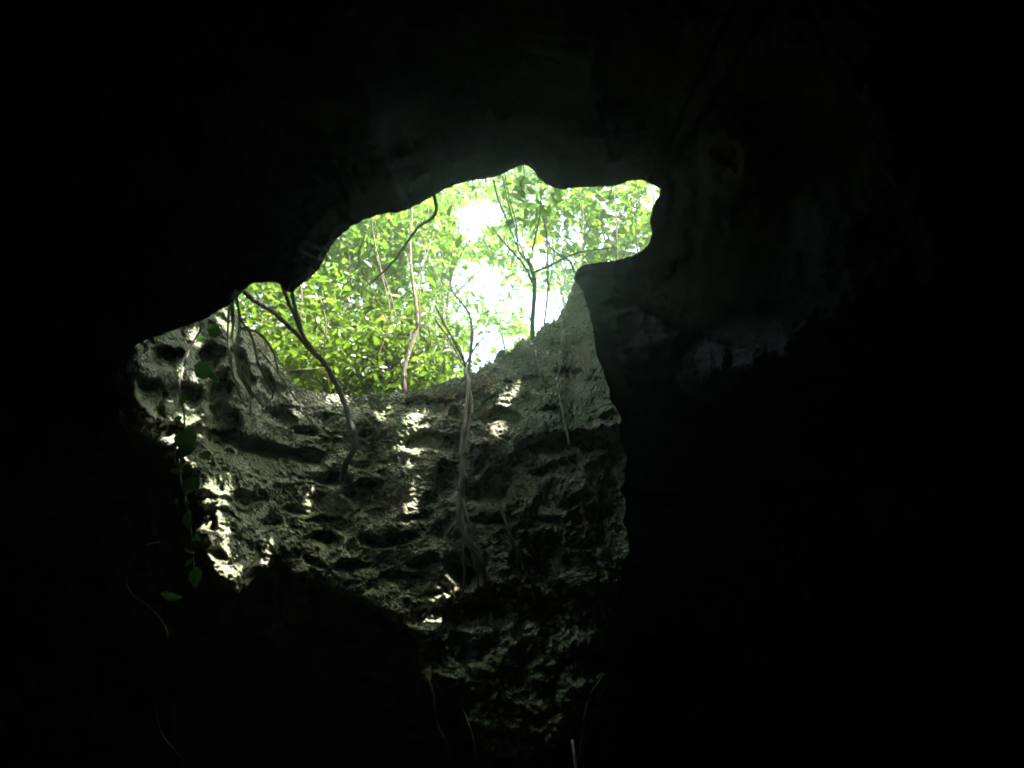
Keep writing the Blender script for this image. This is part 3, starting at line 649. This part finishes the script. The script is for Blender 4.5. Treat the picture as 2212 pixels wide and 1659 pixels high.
for i, (pts, lab) in enumerate([([(940, 690, 11.6), (975, 740, 11.5), (1000, 790, 11.3)], 'thin stem leaning into the forked tree from the left'),
                                ([(1085, 380, 10.8), (1098, 440, 10.9), (1120, 520, 11), (1140, 570, 11.2)], 'thin twig hanging from the roof edge above the forked sapling'),
                                ([(1066, 388, 9.8), (1076, 430, 10.0), (1092, 470, 10.4), (1120, 540, 10.9)], 'thin twig beside the upper bright sky gap'),
                                ([(1240, 585, 9.0), (1228, 560, 9.4), (1200, 545, 10.2), (1180, 520, 10.6)], 'thin twig arching off the right-hand rock tip'),
                                ([(790, 500, 11), (775, 560, 11.4), (800, 620, 11.8), (840, 700, 12)], 'slender stem behind the left of the opening'),
                                ([(690, 640, 12), (705, 700, 12), (700, 770, 12), (715, 850, 12)], 'slender upright stem left of the olive shrub'),
                                ([(940, 800, 13), (925, 700, 13), (905, 620, 13.2), (925, 540, 13.4), (950, 470, 13.6)], 'slender stem bending beside the brown trunk')]):
    strand('thin_stem', lab, 'stem', pts, .014, .011, M_BARK, 'thin stems and twigs in the opening', seed=20 + i)
g = np.random.default_rng(21)
for i in range(14):
    x = [560, 640, 730, 745, 820, 830, 915, 970, 1075, 1120, 1195, 1260, 1330, 1385][i]; Y = g.uniform(11, 15); yb = g.uniform(700, 850) if x < 1000 else g.uniform(560, 720); d = g.normal(0, 28)
    strand('thin_stem', ['slender', 'twisted', 'crooked', 'straggling'][i % 4] + ' stem in the foliage %s' % ['below the small notch at the left end', 'just right of the roof nub', 'under the first curve of the roof edge', 'behind the curved hooking liana', 'left of the hooking liana', 'crossing behind the hooking liana', 'right of the brown stem', 'left of the upper sky gap', 'right of the upper sky gap', 'under the peak of the roof edge', 'behind the forked sapling', 'left of the right-hand lobe', 'in the middle of the right-hand lobe', 'at the far end of the right-hand lobe'][i], 'stem',
           [(x - d, yb, Y), (x + g.normal(0, 14), yb - 90, Y), (x + d * .6, yb - 190, Y + .2), (x + d + g.normal(0, 25), yb - 300, Y + .3), (x + d * 1.6, yb - 420, Y + .5)], g.uniform(.010, .022), .007, M_BARK, 'thin stems and twigs in the opening', seed=90 + i)
for i, (x, y, Y, ln, lab) in enumerate([(702, 545, 6.35, 46, 'short rootlet dangling right of the roof nub'), (842, 452, 6.5, 38, 'short rootlet dangling left of the hooking liana'), (1018, 384, 6.75, 60, 'rootlet dangling above the upper sky gap'), (1046, 380, 6.75, 34, 'short rootlet beside the upper sky gap'), (1128, 350, 6.8, 70, 'rootlet dangling from the peak of the roof edge'), (1196, 398, 6.85, 40, 'short rootlet right of the peak of the roof edge'), (1318, 396, 7.0, 44, 'short rootlet dangling into the right-hand lobe')]):
    strand('rootlet', lab, 'root', [(x, y - 8, Y), (x + 4, y + ln * .35, Y + .02), (x - 3, y + ln * .7, Y + .02), (x + 5, y + ln, Y + .03)], .006, .003, M_DARKV, 'rootlets dangling from the roof edge', seed=120 + i)
GR = 'roots hanging over the rock'
strand('hanging_root', 'thin straight pale root hanging down the right-hand slab', 'root', [(1214, 690, 10.1), (1212, 740, 9.9), (1208, 800, 9.7), (1206, 830, 9.6), (1214, 880, 9.5), (1226, 938, 9.4), (1230, 960, 9.4)], .008, .014, M_PALE, GR, seed=30)
strand('hanging_root', 'dark slanting root low on the wall right of the pale roots', 'root', [(1082, 1095, 9.25), (1100, 1150, 9.1), (1120, 1200, 9.05), (1150, 1262, 9.1), (1180, 1300, 9.3)], .024, .020, M_DARKV, GR, seed=31)
strand('hanging_root', 'dark root stub below the forked sapling on the wall edge', 'root', [(1158, 760, 10.2), (1160, 790, 10.0), (1172, 812, 9.85), (1180, 850, 9.75)], .034, .010, M_DARKV, GR, seed=32)
strand('hanging_root', 'white tipped root sticking up at the bottom edge', 'root', [(1236, 1600, 6.6), (1240, 1625, 6.5), (1245, 1665, 6.4), (1250, 1720, 6.3)], .010, .014, M_PALE, GR, seed=33)
strand('hanging_root', 'thin grey root hanging from the right corner of the lowest rock', 'root', [(1305, 1460, 6.9), (1276, 1505, 7.0), (1262, 1560, 7.0), (1256, 1620, 7.0), (1250, 1660, 7.0)], .010, .014, M_MOSS, GR, seed=34)
strand('hanging_root', 'hair thin root trailing below the left of the lowest rock', 'root', [(918, 1450, 8.6), (935, 1495, 8.4), (945, 1560, 8.3), (970, 1620, 8.2), (960, 1680, 8.2)], .006, .005, M_MOSS, GR, seed=35)
strand('hanging_root', 'hair thin root falling straight beneath the lowest rock', 'root', [(1000, 1530, 8.6), (1018, 1580, 8.4), (1030, 1640, 8.3), (1032, 1700, 8.3)], .006, .006, M_MOSS, GR, seed=36)
# mossy bundle of roots at the left end
mb = MB(); mr = empty('root_bundle', P(505, 660, 8.0)); tag(mr, 'mossy grey bundle of tangled roots hanging at the left end of the opening', 'roots')
for i, (pts, r) in enumerate([([(500, 640, 7.2), (503, 690, 7.6), (506, 750, 7.7), (520, 810, 7.8), (548, 860, 8.0)], .05), ([(510, 640, 7.2), (518, 700, 7.5), (512, 770, 7.6), (535, 830, 7.8), (570, 880, 8.1)], .035), ([(520, 690, 7.5), (545, 730, 7.8), (560, 790, 7.9), (590, 850, 8.3), (575, 870, 8.3)], .03),
                              ([(496, 660, 7.4), (492, 720, 7.6), (498, 780, 7.7), (512, 840, 7.8), (532, 880, 8.0)], .03), ([(524, 710, 7.6), (560, 720, 7.9), (590, 760, 8.3), (600, 800, 8.6)], .035), ([(505, 760, 7.6), (530, 790, 7.7), (542, 840, 7.8), (540, 900, 8.0)], .022), ([(555, 780, 7.8), (575, 820, 8.0), (578, 850, 8.1), (596, 848, 8.2)], .018)]):
    r *= .45; q = resample(np.array([P(*p) for p in pts]), .04); mb.tube(q, np.linspace(r, r * .6, len(q)), 9, .7, 40 + i)
mb.build('root', M_MOSS, mr)
# leafy creeper hanging at the far left
vr = empty('leafy_creeper', P(430, 690, 6.5)); tag(vr, 'creeper with a few broad green leaves hanging in front of the left wall', 'creeper')
vb = MB()
for i, (pts, r) in enumerate([([(428, 685, 6.5), (434, 710, 6.55), (415, 742, 6.55), (402, 775, 6.55), (387, 835, 6.55), (396, 880, 6.55), (398, 930, 6.55), (386, 1000, 6.55), (400, 1070, 6.55), (412, 1140, 6.55), (418, 1200, 6.55), (420, 1262, 6.55)], .010),
                              ([(386, 930, 6.55), (378, 990, 6.5), (392, 1050, 6.5), (402, 1100, 6.5)], .004), ([(434, 700, 6.55), (455, 715, 6.6), (470, 730, 6.65)], .005), ([(398, 800, 6.55), (425, 800, 6.55), (450, 812, 6.55)], .004)]):
    q = resample(np.array([P(*p) for p in pts]), .04); vb.tube(q, np.linspace(r, r * .55, len(q)), 7, .3, 60 + i)
vb.build('stem', M_PALE, vr)
LV = [(440, 800, 52, 40, .4), (462, 815, 34, 16, .9), (464, 716, 34, 30, .2), (404, 950, 62, 52, 1.2), (398, 978, 50, 40, 2.4), (412, 1050, 46, 34, 1.9), (408, 1125, 42, 26, 1.9), (416, 1185, 38, 28, .6), (423, 1246, 44, 27, 1.5), (368, 1287, 48, 18, .1), (432, 732, 24, 14, 2.6), (460, 885, 34, 12, .9), (395, 865, 26, 16, 2.0), (424, 770, 20, 11, 1.2), (384, 905, 22, 12, 2.7), (378, 1018, 24, 13, .7), (404, 1088, 20, 11, 2.5), (428, 1160, 22, 12, .9), (408, 1215, 26, 12, 2.2), (392, 1010, 30, 9, 1.5), (440, 985, 24, 12, .5)]
g = np.random.default_rng(9); sc_ = 7.2 / F
cen = np.array([P(x, y, 6.5) for x, y, *_ in LV]); size = np.array([q[2] for q in LV]) * sc_; asp = np.array([q[3] / q[2] for q in LV])
rv = np.array([1., 0, 0]); uv = np.array([0, -sp, cp]); fv = np.array([0, cp, sp])
axs = np.array([rv * math.cos(q[4]) - uv * math.sin(q[4]) for q in LV]); nrm = -fv + g.normal(size=(len(LV), 3)) * .28 + np.array([0, 0, .3])
Vl, Fl = leaf_mesh(cen, size, asp * 1.15, 0, .12, 3, normals=nrm, axes=axs)
localise(mesh_obj('leaves', Vl, Fl, M_VLEAF, tint=np.repeat(g.random(len(LV)), 6)), vr)
strand('looping_vine', 'thin pale vine making a wide loop in the dark at the far left', 'vine', [(345, 1172, 6.5), (310, 1180, 6.5), (283, 1212, 6.5), (272, 1250, 6.5), (284, 1284, 6.5), (315, 1305, 6.5), (340, 1330, 6.5), (362, 1370, 6.5), (350, 1440, 6.5), (338, 1520, 6.5), (352, 1590, 6.5), (400, 1645, 6.5), (430, 1680, 6.5)], .005, .004, M_MOSS, seed=70)
# two small plants clinging to the rock
for i, (px, py, n, s, lab) in enumerate([(1092, 1012, 5, .10, 'tiny plant with dark green leaves in a pocket right of the long roots'), (868, 1028, 9, .075, 'small pale leaved sprig growing from the rock below the brightest sun patch')]):
    c = wall_pt(px, py, .06); root = empty('small_plant', c); tag(root, lab, 'plant', 'small plants on the rock wall')
    g = np.random.default_rng(80 + i); dirs = g.normal(size=(n, 3)) * np.array([1, .4, .8]); dirs /= np.linalg.norm(dirs, axis=1, keepdims=True); dirs[:, 1] = -np.abs(dirs[:, 1])
    b = MB()
    for d in dirs: b.tube(np.array([c + [0, .1, 0], c + d * s * .5, c + d * s]), [.005, .004, .003], 5, .1, 1)
    b.build('stem', M_MOSS, root)
    Vl, Fl = leaf_mesh(c + dirs * s * 1.3, np.full(n, s), np.full(n, .5), 0, .1, 3, normals=np.tile([0, -.8, .6], (n, 1)) + g.normal(size=(n, 3)) * .3, axes=dirs)
    localise(mesh_obj('leaves', Vl, Fl, M_VLEAF if i == 0 else M_OLIVE, tint=np.full(n * 6, .6)), root)

# ------------------------------------------------------------------ glare haze
def box(name, lo, hi, mat):
    x0, y0, z0 = lo; x1, y1, z1 = hi
    V = [(x0, y0, z0), (x1, y0, z0), (x1, y1, z0), (x0, y1, z0), (x0, y0, z1), (x1, y0, z1), (x1, y1, z1), (x0, y1, z1)]
    return mesh_obj(name, V, [(0, 3, 2, 1), (4, 5, 6, 7), (0, 1, 5, 4), (1, 2, 6, 5), (2, 3, 7, 6), (3, 0, 4, 7)], mat, smooth=False)
m, n, l, o = new_mat('glare haze')
pv = n.new('ShaderNodeVolumePrincipled'); pv.inputs['Density'].default_value = 0.019; pv.inputs['Color'].default_value = (0.80, 1.0, 0.52, 1); pv.inputs['Anisotropy'].default_value = 0.93  # haze added to stand in for lens glare round the opening
l.new(pv.outputs[0], o.inputs['Volume'])
tag(box('haze', (-34, -26, -3), (34, 44, 23), m), kind='stuff', label='faint added haze standing in for lens glare around the opening')
